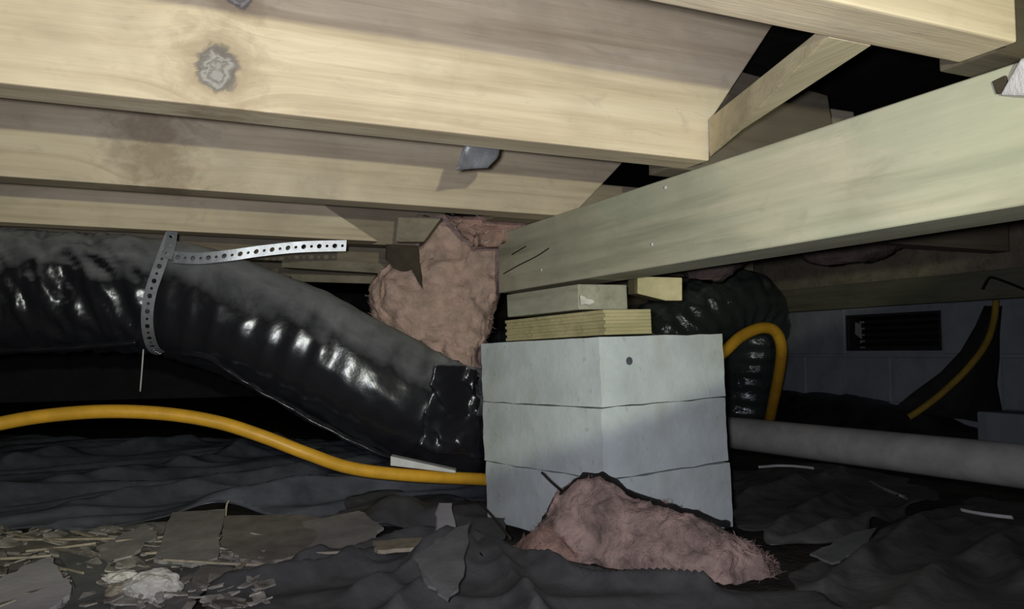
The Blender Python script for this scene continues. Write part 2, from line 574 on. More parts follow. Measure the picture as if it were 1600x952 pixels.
# ------------------------------------------------------------------ joists
JT = 0.046


def joist(y, x0, x1, mat, label, cut=None, z0=ZB, z1=ZT, t=JT, name='floor_joist', cat='joist', group='floor joists'):
    """joist along X; cut = list of (x, z) replacing the square end at x1"""
    prof = [(x0, z0)]
    prof += cut if cut else [(x1, z0), (x1, z1)]
    prof += [(x0, z1)]
    b = prism_bm([(px_ - x0, 0, pz - z0) for px_, pz in prof], (0, t, 0), 0.002, 2)
    ob = bm_obj(name, b, mat)
    ob.location = (x0, y, z0)
    return tag(ob, label, cat, group)


Y0, Y1, Y2, Y3 = 0.377, 0.760, 1.163, 1.570


def kn(px, py, y, x0, r):
    p = on_y(px, py, y)
    return (p.x - x0, p.z - ZB, r)


# nearest joist, upper right corner
joist(Y0, -1.6, 0.562, joist_mat('joist_pine_near', 1.0, 0.9), 'pale pine joist crossing the upper corner above the treated beam')
# second joist, the big one across the picture
xa = -1.6
k1 = [kn(340, 106, Y1, xa, 0.023), kn(373, 8, Y1, xa, 0.015)]
e1, e2, e3 = on_y(1108, 249, Y1), on_y(1116, 180, Y1), on_y(1206, 42, Y1)
dx_, dz_ = e3.x - e2.x, e3.z - e2.z
top = e3.x + dx_ * (ZT - e3.z) / dz_
joist(Y1, xa, e1.x, joist_mat('joist_pine_knotty', 4.7, 0.93, k1), 'large yellow pine joist with two grey knots',
      cut=[(e1.x, ZB), (e2.x, e2.z), (top, ZT)])
k2 = [kn(225, 190, Y2, xa, 0.026), kn(240, 228, Y2, xa, 0.03), kn(262, 272, Y2, xa, 0.022)]
f1, f2 = on_y(893, 341, Y2), on_y(960, 268, Y2)
joist(Y2, xa, f1.x, joist_mat('joist_pine_middle', 9.2, 0.84, k2, 0.0), 'pine joist with a swirled knot just behind the knotty one',
      cut=[(f1.x, ZB), (f2.x, f2.z), (f2.x + (f2.x - f1.x) * (ZT - f2.z) / (f2.z - f1.z), ZT)])
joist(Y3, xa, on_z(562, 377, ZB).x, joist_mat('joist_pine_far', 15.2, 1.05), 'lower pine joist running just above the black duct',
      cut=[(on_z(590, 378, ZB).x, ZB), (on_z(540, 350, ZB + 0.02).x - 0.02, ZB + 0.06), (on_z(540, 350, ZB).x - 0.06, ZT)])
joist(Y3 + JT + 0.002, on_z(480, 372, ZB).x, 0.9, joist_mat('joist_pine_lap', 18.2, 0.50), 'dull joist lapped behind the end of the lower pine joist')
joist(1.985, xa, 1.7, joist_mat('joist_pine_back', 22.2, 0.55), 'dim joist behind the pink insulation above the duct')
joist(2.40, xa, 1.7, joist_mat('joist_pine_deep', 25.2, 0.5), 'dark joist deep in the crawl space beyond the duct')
# laps beyond the girder
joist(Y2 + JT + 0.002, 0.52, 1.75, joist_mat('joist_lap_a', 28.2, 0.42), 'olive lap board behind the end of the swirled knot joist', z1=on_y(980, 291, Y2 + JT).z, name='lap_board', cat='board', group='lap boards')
joist(Y0 + 0.02, 0.566, 1.75, joist_mat('joist_lap_shaded', 30.2, 0.15), 'joist with shadow put into its colour, butting against the end of the nearest pine joist')  # pine darkened in its colour to stand for the shadow it lies in
# short off-cuts seen over the girder
g1, g2, g3 = on_y(1110, 249, Y1 + 0.05), on_y(1250, 142, Y1 + 0.05), on_y(1292, 150, Y1 + 0.05)
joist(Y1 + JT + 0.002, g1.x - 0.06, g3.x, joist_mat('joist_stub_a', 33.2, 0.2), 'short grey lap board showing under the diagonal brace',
      cut=[(g3.x + 0.02, ZB), (g3.x, g3.z), (g2.x, g2.z + 0.004), (g2.x - 0.10, g2.z + 0.012)][:4], z1=ZB + 0.055, name='lap_board', cat='board', group='lap boards')
joist(Y1 + 0.13, on_y(1225, 195, Y1 + 0.13).x, on_y(1335, 188, Y1 + 0.13).x, M['old_wood'], 'small dark off-cut lying on the beam behind the lap board',
      z1=on_y(1290, 168, Y1 + 0.13).z, name='wood_offcut', cat='off-cut', t=0.035, group=None)

# diagonal brace between the nearest joist and the knotty joist
c1, c2, c3, c4 = on_z(1290, 60, ZB), on_z(1362, 73, ZB), on_z(1161, 204, ZB), on_z(1109, 248, ZB)
c1.y = c2.y = Y0 + JT + 0.0003
_b = prism_bm([p + Vector((0, 0, 0.0006)) for p in (c1, c2, c3, c4)], (0, 0, 0.05), 0)
for v_ in _b.verts:                                  # the brace thins towards the nearest joist
    if v_.co.z > ZB + 0.03:
        t_ = max(0.0, min(1.0, (v_.co.y - c1.y) / (c4.y - c1.y)))
        v_.co.z = ZB + 0.0006 + 0.010 + 0.036 * t_
bmesh.ops.bevel(_b, geom=_b.edges[:], offset=0.0012, segments=2, affect='EDGES')
o = bm_obj('diagonal_brace', _b, M['brace'])
tag(o, 'short pale diagonal brace nailed between two joists', 'brace')

# ------------------------------------------------------------------ girder
GX0, GX1 = 0.5985, 0.668
gy0, gy1 = -1.2, 1.385
gb = bm_obj('support_beam', box_bm(0, GX1 - GX0, 0, gy1 - gy0, 0, 0.1085, 0.003, 3), M['girder'])
gb.location = (GX0, gy0, ZB - 0.109)
tag(gb, 'greenish treated timber beam resting on the shims of the block pier', 'beam', kind='thing')
# drying check in the beam near its end, white drips and nail heads
def on_beam(px, py, lift=0.0006):
    p = on_x(px, py, GX0)
    return Vector((-lift, p.y - gy0, p.z - gb.location.z))


for (pl) in ([(787, 428), (812, 414), (838, 401), (858, 388)], [(800, 398), (822, 385)],):
    pts = [on_beam(*q, lift=0.0) for q in pl]
    tube('crack', pts, 0.0011, M['black'], gb, 4, 6)
for (x, y) in ((846, 422), (1019, 382), (1040, 293)):
    c = on_beam(x, y)
    v, f = tube_geo([c + Vector((-0.001, 0, 0)), c + Vector((0.0004, 0, 0))], [0.0022, 0.003], 8)
    mesh_obj('nail_head', v, f, M['white_strip'], gb, True)

# crumpled white film hooked over the beam at the edge of the picture
def crumple(name, rows, mat, seed, amp, thick, parent=None):
    """rows: lists of Vectors (same length) -> thin crumpled film with thickness"""
    nr, ncol = len(rows), len(rows[0])
    va, fa = [], []
    for s_ in (0, 1):
        for r_ in rows:
            for p in r_:
                q = Vector(p)
                d = fbm(q, 28, 3, seed) * amp
                va.append(q + Vector((d, d * 0.5, d * 0.3)) + CF * (thick * s_))
    n_ = nr * ncol
    for s_ in (0, 1):
        for i in range(nr - 1):
            for j in range(ncol - 1):
                a = s_ * n_ + i * ncol + j
                fa.append((a, a + 1, a + ncol + 1, a + ncol))
    for i in range(nr - 1):
        for j in (0, ncol - 1):
            a = i * ncol + j
            fa.append((a, a + ncol, a + ncol + n_, a + n_))
    for j in range(ncol - 1):
        for i in (0, nr - 1):
            a = i * ncol + j
            fa.append((a, a + 1, a + 1 + n_, a + n_))
    return mesh_obj(name, va, fa, mat, parent, True)


def quad_rows(a, b, c, d, nr, ncol):
    return [[Vector(a).lerp(Vector(b), j / (ncol - 1)).lerp(Vector(d).lerp(Vector(c), j / (ncol - 1)), i / (nr - 1)) for j in range(ncol)] for i in range(nr)]


bx = GX0 - 0.006
o = crumple('plastic_film', quad_rows(on_x(1596, 92, bx - .004), on_x(1640, 80, bx - .004), on_x(1640, 150, bx - .002), on_x(1564, 148, bx), 9, 8), M['clear'], 2.0, 0.004, 0.0012)
tag(o, 'scrap of crumpled shiny white film stuck to the beam face', 'film')
o = bm_obj('metal_clip', prism_bm([on_x(1553, 128, GX0 - 0.0006), on_x(1574, 118, GX0 - 0.0006), on_x(1580, 142, GX0 - 0.0006), on_x(1560, 148, GX0 - 0.0006)], (-0.003, 0, 0), 0.0006, 1), M['kraft'])
tag(o, 'small brown clip on the beam behind the white film', 'clip')

# ------------------------------------------------------------------ block pier
PD = 1.12
TH = math.radians(56)
roll = math.radians(-2.0)
rr, uu = CR * math.cos(roll) - CU * math.sin(roll), CR * math.sin(roll) + CU * math.cos(roll)
# horizontal directions of the two visible faces seen from the near corner, leaning slightly
hf = Vector((CF.x, CF.y, 0)).normalized()
hr = Vector((CR.x, CR.y, 0)).normalized()
dl = (-hr * math.cos(TH) + hf * math.sin(TH))
dr = (hr * math.sin(TH) + hf * math.cos(TH))
lean = Matrix.Rotation(math.radians(-1.9), 3, hf)
dl, dr, du = lean @ dl, lean @ dr, lean @ Vector((0, 0, 1))
LL, LR_, HB = 0.302, 0.242, 0.0955
pier_top = P(936, 527, PD)


def rough_block(name, corner, a, b, h, la, lb, hh, seed, mat, n=26):
    """concrete block with worn, slightly uneven arrises; corner = near top corner"""
    bm = bmesh.new()
    bmesh.ops.create_cube(bm, size=1.0)
    bmesh.ops.bevel(bm, geom=bm.edges[:], offset=0.035, segments=2, affect='EDGES')
    bmesh.ops.subdivide_edges(bm, edges=bm.edges[:], cuts=9, use_grid_fill=True)
    for v in bm.verts:
        u_, w_, t_ = v.co.x + 0.5, v.co.y + 0.5, v.co.z + 0.5
        # bevel was made on a unit cube: bring it back to a constant 3 mm in every direction
        def fix(q, ln):
            e = 0.0005 / ln
            if q < 0.035:
                return q / 0.035 * e
            if q > 0.965:
                return 1 - (1 - q) / 0.035 * e
            return e + (q - 0.035) / 0.93 * (1 - 2 * e)
        u_, w_, t_ = fix(u_, la), fix(w_, lb), fix(t_, hh)
        p = corner + a * (u_ * la) + b * (w_ * lb) - h * ((1 - t_) * hh)
        ed = sum(1 for q in (u_, w_, t_) if q < 0.02 or q > 0.98)
        k = fbm(p, 55, 3, seed) * (0.0012 + 0.0016 * (ed > 1))
        v.co = p + Vector((k, k * 0.7, k * 0.5))
    bmesh.ops.recalc_face_normals(bm, faces=bm.faces)
    cen = corner + a * la / 2 + b * lb / 2 - h * hh
    for v in bm.verts:
        v.co -= cen
    ob = bm_obj(name, bm, mat, None, True)
    ob.data.set_sharp_from_angle(angle=math.radians(24))
    ob.location = cen
    return ob


pier_labels = ['top concrete block of the pier under the wooden shims', 'middle concrete block of the three in the pier',
               'bottom concrete block of the pier behind the pink insulation']
for k in range(3):
    c = pier_top - du * (k * HB + 0.0006 * k)
    jig = (0.0, 0.0012, -0.0015)[k]
    o = rough_block('pier_block', c + dl * jig, dl, dr, du, LL, LR_, HB - 0.0012, 3.0 + k * 5, M['pier'])
    tag(o, pier_labels[k], 'block', 'concrete blocks of the pier', 'thing')
# chip in the top block
cp = pier_top + dr * 0.052 - du * 0.034
chip = mesh_obj('paint_chip', *tube_geo([cp - dl * 0.0008, cp + dl * 0.001], [0.0058, 0.006], 9), M['grey_tape'])
chip.data.transform(Matrix.Translation(-cp))
chip.location = cp
tag(chip, 'small grey chip on the front of the top pier block', 'mark')


def shim(name, cx, cy, depth, hgt, la, lb, ang, mat, label, grooves=0):
    """cx, cy: pixel of the near bottom corner"""
    c = P(cx, cy, depth)
    a = -hr * math.cos(ang) + hf * math.sin(ang)
    b = hr * math.sin(ang) + hf * math.cos(ang)
    a, b = lean @ a, lean @ b
    root = empty(name, c)
    z = Vector((0, 0, 0))
    if grooves:
        hh = hgt / grooves
        for k in range(grooves):
            ins = b * (0.0028 if k % 2 else 0.0)
            bb = prism_bm([du * (k * hh) + ins, du * (k * hh) + b * lb, du * (k * hh) + b * lb + a * la, du * (k * hh) + a * la + ins], du * (hh - 0.0001), 0.0004, 1)
            bm_obj('ply', bb, mat, root)
    else:
        bb = prism_bm([z, b * lb, b * lb + a * la, a * la], du * hgt, 0.002, 2)
        bm_obj('timber_block', bb, mat, root)
    tag(root, label, 'shim', 'wooden shims on the pier')
    return root


shim('wood_shim', 945, 523.5, 1.165, 0.0355, 0.30, 0.082, math.radians(62), M['shim_green'], 'layered greenish wood shim lying directly on the top block', 7)
shim('wood_shim', 905, 484, 1.215, 0.0375, 0.20, 0.092, math.radians(58), M['shim_grey'], 'weathered grey wood shim squeezed under the treated beam')
sm = [P(x_, y_, 1.2045) for x_, y_ in ((906, 461), (913, 463), (917, 467), (926, 468), (930, 473), (921, 477), (913, 475), (907, 478))]
o = bm_obj('paint_smear', prism_bm(sm, CF * 0.012, 0.0004, 1), M['plaster'])
tag(o, 'white paint smear on the weathered grey shim', 'mark')
w1 = [P(996, 432, 1.235), P(1066, 434, 1.225), P(1066, 470, 1.225), P(1040, 470, 1.23), P(996, 459, 1.235)]
cw = w1[0]
o = bm_obj('wood_shim', prism_bm([p - cw for p in w1], CF * 0.10, 0.0015), M['shim_green'])
o.location = cw
tag(o, 'small yellow wood wedge sticking out under the beam', 'shim', 'wooden shims on the pier')

# ------------------------------------------------------------------ black flexible duct on the left
dp = [(-1900, 470, 1.10, .108), (-1200, 455, 1.22, .108), (-420, 452, 1.40, .108), (-200, 452, 1.42, .108), (0, 452, 1.44, .107), (120, 455, 1.455, .104), (240, 462, 1.465, .100), (330, 482, 1.475, .101), (440, 525, 1.485, .102),
      (560, 584, 1.50, .103), (670, 640, 1.54, .101), (770, 690, 1.63, .098), (880, 725, 1.76, .094), (960, 735, 1.90, .09)]
sp_ = spline(dp, 26)
path = [P(a, b, c) for a, b, c, _ in sp_]
for q in path:
    q.z = max(q.z, 0.15)
rads = [d for *_, d in sp_]
strap_px = 245


def duct_r(s, a, p):
    s = s + 0.012 * nz((a * 0.8, s * 3, 0), 1.0, 5.0)
    px_ = 800 + FPX * (p - EYE).dot(CR) / (p - EYE).dot(CF)
    ph = (s + 0.004 * math.sin(a * 2) + 0.006 * nz((s * 9, 0, 0), 1.0, 2.0)) / 0.046
    rings = 0.045 * (abs(math.cos(math.pi * ph)) ** 2.6 - 0.4) * (0.35 + 0.65 * min(1.0, max(0.0, 1 - math.sin(a))))
    rings *= 0.35 + 1.1 * abs(nz((s * 14, a * 1.3, 0), 1.0, 3.0)) + 0.25 * math.sin(s * 23)
    low = max(0.0, -math.sin(a)) * 0.03 + 0.035 * abs(nz((s * 11 + a * 2.6, a * 0.9, 0), 1.0, 8.0))
    wr = 0.03 * fbm(p, 9, 2, 4.0)
    fine = 0.022 * abs(nz((s * 40, p.z * 6, a), 1.0, 9.0)) * (1 - 0.7 * max(0.0, math.sin(a)))
    pinch = -0.03 * math.exp(-((px_ - strap_px) / 16.0) ** 2)
    crush = 0.0
    if px_ > 660:
        crush = 0.12 * (fbm(p, 26, 3, 7.0)) * min(1, (px_ - 660) / 60)
    left = 0.16 * abs(fbm((p.x * 1.5 + p.z * 0.9, p.y, p.z * 0.6), 17, 4, 2.0)) * (1 if px_ < 210 else max(0, 1 - (px_ - 210) / 40))
    return 1 + rings + low + wr + fine + pinch + crush - left


v, f = tube_geo(path, rads, 72, duct_r)
duct = empty('flexible_duct', P(245, 545, 1.46))
dj = mesh_obj('jacket', v, f, M['duct'], None, True)
under(dj, duct)
tag(duct, 'large black plastic flexible duct slung from a joist by the strap', 'duct')


def ribbon(name, pts, wid, mat, parent, seed=0.0, amp=0.004, thick=0.0012):
    """pts: spline of Vectors, hanging strip `wid` tall below them"""
    sp2 = [Vector(q) for q in spline([tuple(p) for p in pts], 14)]
    rows = []
    for i in range(5):
        rows.append([p + Vector((0, 0, -wid * i / 4 * (0.75 + 0.6 * nz(p, 9, seed)))) - CF * (0.010 * math.sin(i * 0.9)) for p in sp2])
    ob = crumple(name, rows, mat, seed, amp, thick)
    return under(ob, parent) if parent else ob


ribbon('seam_fold', [P(286, 546, 1.40), P(330, 556, 1.395), P(400, 600, 1.40), P(480, 645, 1.41), P(560, 688, 1.42), P(650, 722, 1.45), P(742, 740, 1.49)], 0.016, M['black_film'], duct, 3.0)
ribbon('seam_fold', [P(-60, 540, 1.37), P(40, 541, 1.375), P(120, 538, 1.38), P(215, 530, 1.39)], 0.020, M['black_film'], duct, 8.0)
# crumpled loose film where the duct dives behind the pier
o = crumple('loose_film', quad_rows(P(686, 566, 1.43), P(748, 575, 1.47), P(750, 720, 1.47), P(650, 700, 1.41), 30, 16), M['duct'], 5.0, 0.016, 0.0015)
under(o, duct)
# thin wire sticking out below the duct
o = tube('wire', [P(224, 546, 1.375), P(222, 575, 1.37), P(219, 612, 1.37)], 0.0012, M['white_strip'], None, 4, 6)
tag(o, 'thin pale wire dangling below the black duct', 'wire')

# ------------------------------------------------------------------ perforated hanger strap
def strap(name, pts, widths, wid, mat, parent, pitch=0.0085):
    """perforated band: pts spline of Vectors, widths: matching width directions"""
    sp2 = [Vector(q) for q in spline([tuple(p) for p in pts], 24)]
    wd = [Vector(q).normalized() for q in spline([tuple(p) for p in widths], 24)]
    cum = [0.0]
    for i in range(1, len(sp2)):
        cum.append(cum[-1] + (sp2[i] - sp2[i - 1]).length)

    def at(s):
        s = min(max(s, 0), cum[-1])
        for i in range(1, len(cum)):
            if cum[i] >= s:
                t = (s - cum[i - 1]) / max(1e-9, cum[i] - cum[i - 1])
                return sp2[i - 1].lerp(sp2[i], t), wd[i - 1].lerp(wd[i], t).normalized()
        return sp2[-1], wd[-1]
    ncell = max(3, int(cum[-1] / pitch))
    pt = cum[-1] / ncell
    bm = bmesh.new()
    for k in range(ncell):
        s0 = k * pt
        big = k % 2 == 0
        r = pitch * (0.33 if big else 0.20)
        ring_o, ring_i = [], []
        prof = [(1, 0), (1, 1), (0, 1), (-1, 1), (-1, 0), (-1, -1), (0, -1), (1, -1)]
        for j, (cx, cw_) in enumerate(prof):
            a, w = at(s0 + pt / 2 + cx * pt / 2)
            ring_o.append(bm.verts.new(a + w * (cw_ * wid / 2)))
            ang = math.atan2(cw_, cx)
            a, w = at(s0 + pt / 2 + math.cos(ang) * r)
            ring_i.append(bm.verts.new(a + w * (math.sin(ang) * r)))
        for j in range(8):
            j2 = (j + 1) % 8
            bm.faces.new((ring_o[j], ring_o[j2], ring_i[j2], ring_i[j]))
    bmesh.ops.remove_doubles(bm, verts=bm.verts[:], dist=1e-5)
    bmesh.ops.recalc_face_normals(bm, faces=bm.faces)
    ob = bm_obj(name, bm, mat, None, False)
    md = ob.modifiers.new('thickness', 'SOLIDIFY')
    md.thickness = 0.0009
    md.offset = 0
    return under(ob, parent)


st = empty('hanger_strap', P(262, 372, 1.40))
tag(st, 'perforated galvanised steel hanger strap looped around the black duct', 'strap')
fy = (-CF * 0.2)
wv = lambda ang: CR * math.cos(ang) + CU * math.sin(ang)
SD = 1.40
strap('duct_band', [P(268, 366, 1.352), P(258, 392, 1.346), P(246, 425, 1.338), P(235, 458, 1.337), P(230, 492, 1.337), P(232, 522, 1.35), P(240, 545, 1.385), P(252, 553, 1.43)],
      [wv(-.35), wv(-.35), wv(-.30), wv(-.22), wv(-.05), wv(.12), wv(.22), wv(.2)], 0.0195, M['steel'], st, 0.0125)
strap('nail_tab', [P(269, 362, 1.345), P(266, 384, 1.338), P(259, 404, 1.332)], [wv(-.1), wv(-.15), wv(-.2)], 0.0175, M['steel'], st, 0.0125)
strap('free_end', [P(272, 402, 1.352), P(310, 404, 1.35), P(360, 399, 1.352), P(410, 392, 1.365), P(470, 386, 1.38), P(541, 384, 1.40)],
      [wv(1.5), wv(1.5), wv(1.45), wv(1.42), wv(1.45), wv(1.5)], 0.0185, M['steel'], st, 0.0125)

# ------------------------------------------------------------------ yellow pipe
yp = [P(-1500, 900, 0.95), P(-800, 860, 1.05), P(-400, 780, 1.14), P(-120, 690, 1.22), P(0, 662, 1.26), P(80, 649, 1.28), P(170, 643, 1.30), P(260, 647, 1.32), P(340, 660, 1.335), P(410, 682, 1.345), P(480, 709, 1.36), P(550, 732, 1.385),
      P(640, 743, 1.42), P(750, 749, 1.475), P(800, 752, 1.50)]
o = tube('yellow_pipe', yp, 0.0108, M['yellow'], None, 12, 18)
tag(o, 'yellow plastic pipe arching across the ground in front of the black duct', 'pipe')
o = tube('yellow_pipe', [P(1040, 622, 2.10), P(1090, 582, 2.12), P(1130, 551, 2.14), P(1158, 526, 2.16), P(1188, 513, 2.18), P(1211, 518, 2.20), P(1221, 545, 2.22), P(1216, 590, 2.28), P(1206, 640, 2.40), P(1200, 668, 2.52)],
         0.0150, M['yellow'], None, 12, 18)
tag(o, 'yellow plastic pipe hooking over beside the top block of the pier', 'pipe')
# second yellow pipe by the wall with a black sleeve
o2 = empty('wrapped_pipe', P(1430, 645, 1.90))
tag(o2, 'thin yellow pipe half wrapped in black plastic near the foundation wall', 'pipe')
under(tube('inner_pipe', [P(1420, 652, 1.90), P(1436, 642, 1.90), P(1470, 616, 1.90), P(1510, 578, 1.90), P(1540, 538, 1.905), P(1553, 500, 1.92), P(1556, 470, 1.93)], 0.0075, M['shaded_yellow'], None, 8, 12), o2)
rows = []
for (xa_, ya_, xb_, yb_) in ((1538, 478, 1566, 478), (1524, 510, 1562, 520), (1502, 548, 1562, 560), (1470, 582, 1558, 600), (1425, 615, 1566, 640), (1395, 640, 1590, 668)):
    rows.append([P(xa_ + (xb_ - xa_) * j / 9, ya_ + (yb_ - ya_) * j / 9, 1.93 + 0.03 * abs(j / 4.5 - 1)) for j in range(10)])
under(crumple('black_sleeve', rows, M['kraft_black'], 3.0, 0.006, 0.0015), o2)
under(tube('tie_wire', [P(1535, 452, 1.87), P(1544, 436, 1.86), P(1552, 434, 1.86), P(1575, 442, 1.86), P(1600, 452, 1.87)], 0.0028, M['black'], None, 5, 6), o2)

# ------------------------------------------------------------------ second duct behind the pier
dp2 = [(960, 575, 2.36, .110), (1030, 528, 2.36, .110), (1090, 494, 2.38, .110), (1145, 472, 2.42, .108), (1178, 490, 2.47, .104), (1178, 550, 2.50, .100), (1165, 620, 2.52, .096), (1150, 670, 2.54, .092)]
sp_ = spline(dp2, 22)
path2 = [P(a, b, c) for a, b, c, _ in sp_]
v, f = tube_geo(path2, [d * 0.92 for *_, d in sp_], 48,
                lambda s, a, p: 1 + 0.03 * math.sin(2 * math.pi * (s + 0.012 * a) / 0.042) + 0.06 * fbm(p, 20, 3, 3.0))
o = mesh_obj('flexible_duct', v, f, M['duct_far'], None, True)
tag(o, 'grey ridged flexible duct bending down behind the pier', 'duct')

# white drain pipe on the ground at the right
pc0, pc1 = on_z(1140, 676, 0.047), on_z(1600, 729, 0.047)
pdir = (pc1 - pc0).normalized()
pv = empty('drain_pipe', pc0)
a_, b_ = pc0 - pdir * 0.9, pc1 + pdir * 0.9
v, f = tube_geo([a_.lerp(b_, i / 40) for i in range(41)], [0.0445] * 41, 32)
under(mesh_obj('pipe_barrel', v, f, M['pvc'], None, True), pv)
tag(pv, 'dusty white drain pipe lying along the ground beside the pier', 'pipe')
q = pc0.lerp(pc1, 1.55)
v, f = tube_geo([q, q + pdir * 0.004, q + pdir * 0.09, q + pdir * 0.094], [0.046, 0.051, 0.051, 0.046], 32)
under(mesh_obj('coupling', v, f, M['pvc'], None, True), pv)

# black plastic heaped at the foot of the wall
hp = empty('plastic_heap', (1.78, 1.9, 0.0))
tag(hp, 'black plastic sheeting heaped behind the drain pipe under the wall', 'sheet', None, 'thing')
# loose block by the wall
lb0 = on_z(1525, 668, 0.075)
b = box_bm(0, 0.10, -0.36, 0, 0, 0.05, 0.003)
o = bm_obj('loose_block', b, M['wall'])
lbp = on_x(1526, 643, 1.79)
o.location = (lbp.x, lbp.y, 0.0)
o.scale = (1, 1, lbp.z / 0.05)
tag(o, 'pale loose concrete block on the ground behind the drain pipe', 'block', None, 'thing')

# ------------------------------------------------------------------ pink insulation
def fluff(name, mat, seed, verts, faces, amp, parent):
    out = []
    for p in verts:
        p = Vector(p)
        d = Vector((fbm(p, 16, 4, seed), fbm(p, 16, 4, seed + 31), fbm(p, 16, 4, seed + 67)))
        rd = (1 - abs(fbm(p, 21, 3, seed + 90))) ** 4
        d += CF * (rd * 0.9)
        d2 = Vector((nz(p, 95, seed), nz(p, 95, seed + 5), nz(p, 95, seed + 9)))
        out.append(p + d * amp + d2 * amp * 0.28)
    ob = mesh_obj(name, out, faces, mat, None, True)
    return under(ob, parent), out


def fibres(parent, pts, seed, n, mat, ln=0.012):
    rnd = random.Random(seed)
    va, fa = [], []
    for _ in range(n):
        p = rnd.choice(pts)
        d = Vector((rnd.uniform(-1, 1), rnd.uniform(-1, 0.3), rnd.uniform(-0.6, 1))).normalized()
        w = Vector((rnd.uniform(-1, 1), rnd.uniform(-1, 1), rnd.uniform(-1, 1))).normalized() * 0.00045
        l_ = ln * rnd.uniform(0.4, 1.2)
        mid_ = p + d * l_ * 0.5 + Vector((rnd.uniform(-1, 1), rnd.uniform(-1, 1), rnd.uniform(-1, 1))) * l_ * 0.2
        e = p + d * l_
        i = len(va)
        va += [p - w, p + w, mid_ - w, mid_ + w, e]
        fa += [(i, i + 1, i + 3, i + 2), (i + 2, i + 3, i + 4)]
    ob = mesh_obj('fibres', va, fa, mat, None, False)
    ob['kind'] = 'stuff'
    return under(ob, parent)


def interp(tab, x):
    if x <= tab[0][0]:
        return tab[0][1]
    for (a, ya), (b, yb) in zip(tab, tab[1:]):
        if x <= b:
            t = (x - a) / (b - a)
            return ya + (yb - ya) * t
    return tab[-1][1]


def mound(name, top, bot, depth_in, mat, seed, amp, parent, nu=80, nv=40):
    """heap on the ground: top / bot are pixel profiles, the bottom one lies on the floor"""
    x0, x1 = top[0][0], top[-1][0]
    va, fa = [], []
    for i in range(nu + 1):
        u_ = i / nu
        px_ = x0 + (x1 - x0) * u_
        base = on_z(px_, interp(bot, px_), 0.004)
        dep = (base - EYE).dot(CF)
        crest = P(px_, interp(top, px_), dep + depth_in * 0.62)
        h = max(0.006, crest.z)
        hd = Vector((base.x, base.y, 0)).normalized()
        for j in range(nv + 1):
            t = j / nv
            # from the front foot over the crest and down behind
            if t < 0.7:
                k = t / 0.7
                q = base + hd * (depth_in * 0.62 * (k ** 1.15))
                q.z = 0.004 + (h - 0.004) * math.sin(k * math.pi / 2) ** 0.85
            else:
                k = (t - 0.7) / 0.3
                q = base + hd * (depth_in * (0.62 + 0.38 * k))
                q.z = 0.004 + (h - 0.004) * (1 - k ** 1.6)
            va.append(q)
    for i in range(nu):
        for j in range(nv):
            a = i * (nv + 1) + j
            fa.append((a, a + 1, a + nv + 2, a + nv + 1))
    return fluff(name, mat, seed, va, fa, amp, parent)


hv, hfc = [], []
for i in range(15):
    for j in range(91):
        x, y = 1.665 + 0.235 * i / 14, 1.30 + 1.5 * j / 90
        hh_ = interp([(1.30, 0.03), (1.42, 0.09), (1.55, 0.125), (1.75, 0.15), (2.05, 0.155), (2.8, 0.17)], y)
        t = i / 14
        hv.append(Vector((x, y, 0.004 + hh_ * math.sin(min(1.0, t * 1.4) * math.pi / 2) ** 0.8 * (1 - 0.25 * max(0, t - 0.7)) + 0.012 * fbm((x, y, 0), 9, 3, 44.0))))
for i in range(14):
    for j in range(90):
        k = i * 91 + j
        hfc.append((k, k + 1, k + 92, k + 91))
under(mesh_obj('film', hv, hfc, M['black_film'], None, True), hp)
ins1 = empty('insulation_heap', on_z(1000, 905, 0.0))
tag(ins1, 'heap of pink fibreglass insulation slumped against the pier base', 'insulation')
topp = [(800, 868), (830, 842), (855, 800), (875, 772), (905, 752), (940, 745), (965, 757), (990, 775), (1040, 793), (1090, 808), (1140, 828), (1180, 850), (1212, 880)]
botp = [(800, 880), (850, 888), (920, 892), (1000, 902), (1080, 912), (1140, 918), (1190, 912), (1212, 898)]
ob, pts = mound('wool', topp, botp, 0.088, M['pink_heap'], 5.0, 0.0095, ins1, 120, 60)
fibres(ins1, pts, 4, 1500, M['pink_heap'], 0.009)
# dark paper facing along the crest
crest = [(838, 838), (860, 790), (880, 768), (906, 749), (938, 741), (964, 752), (988, 771), (1040, 789), (1090, 803), (1138, 821)]
rows = [[], [], [], []]
for (cx, cy) in spline(crest, 6):
    dep = (on_z(cx, interp(botp, cx), 0.004) - EYE).dot(CF) + 0.088 * 0.62
    for r_ in range(4):
        w = fbm((cx * 0.05, cy * 0.05, r_), 1.0, 3)
        rows[r_].append(P(cx + w * 2, cy - 4 + r_ * 4.0 + w * 5, dep - 0.007 + 0.002 * r_))
under(crumple('paper_facing', rows, M['kraft_black'], 6.0, 0.005, 0.0015), ins1)
# dirty left tail
ins1b = empty('insulation_tuft', on_z(835, 890, 0.0))
tag(ins1b, 'dirty grey-pink insulation tuft between the heap and the torn sheet', 'insulation')
ob, pts = mound('wool', [(792, 880), (812, 846), (845, 826), (875, 834), (900, 862)], [(792, 884), (840, 896), (900, 898)], 0.07, M['pink_dirty'], 15.0, 0.006, ins1b, 30, 20)
fibres(ins1b, pts, 9, 300, M['pink_dirty'])


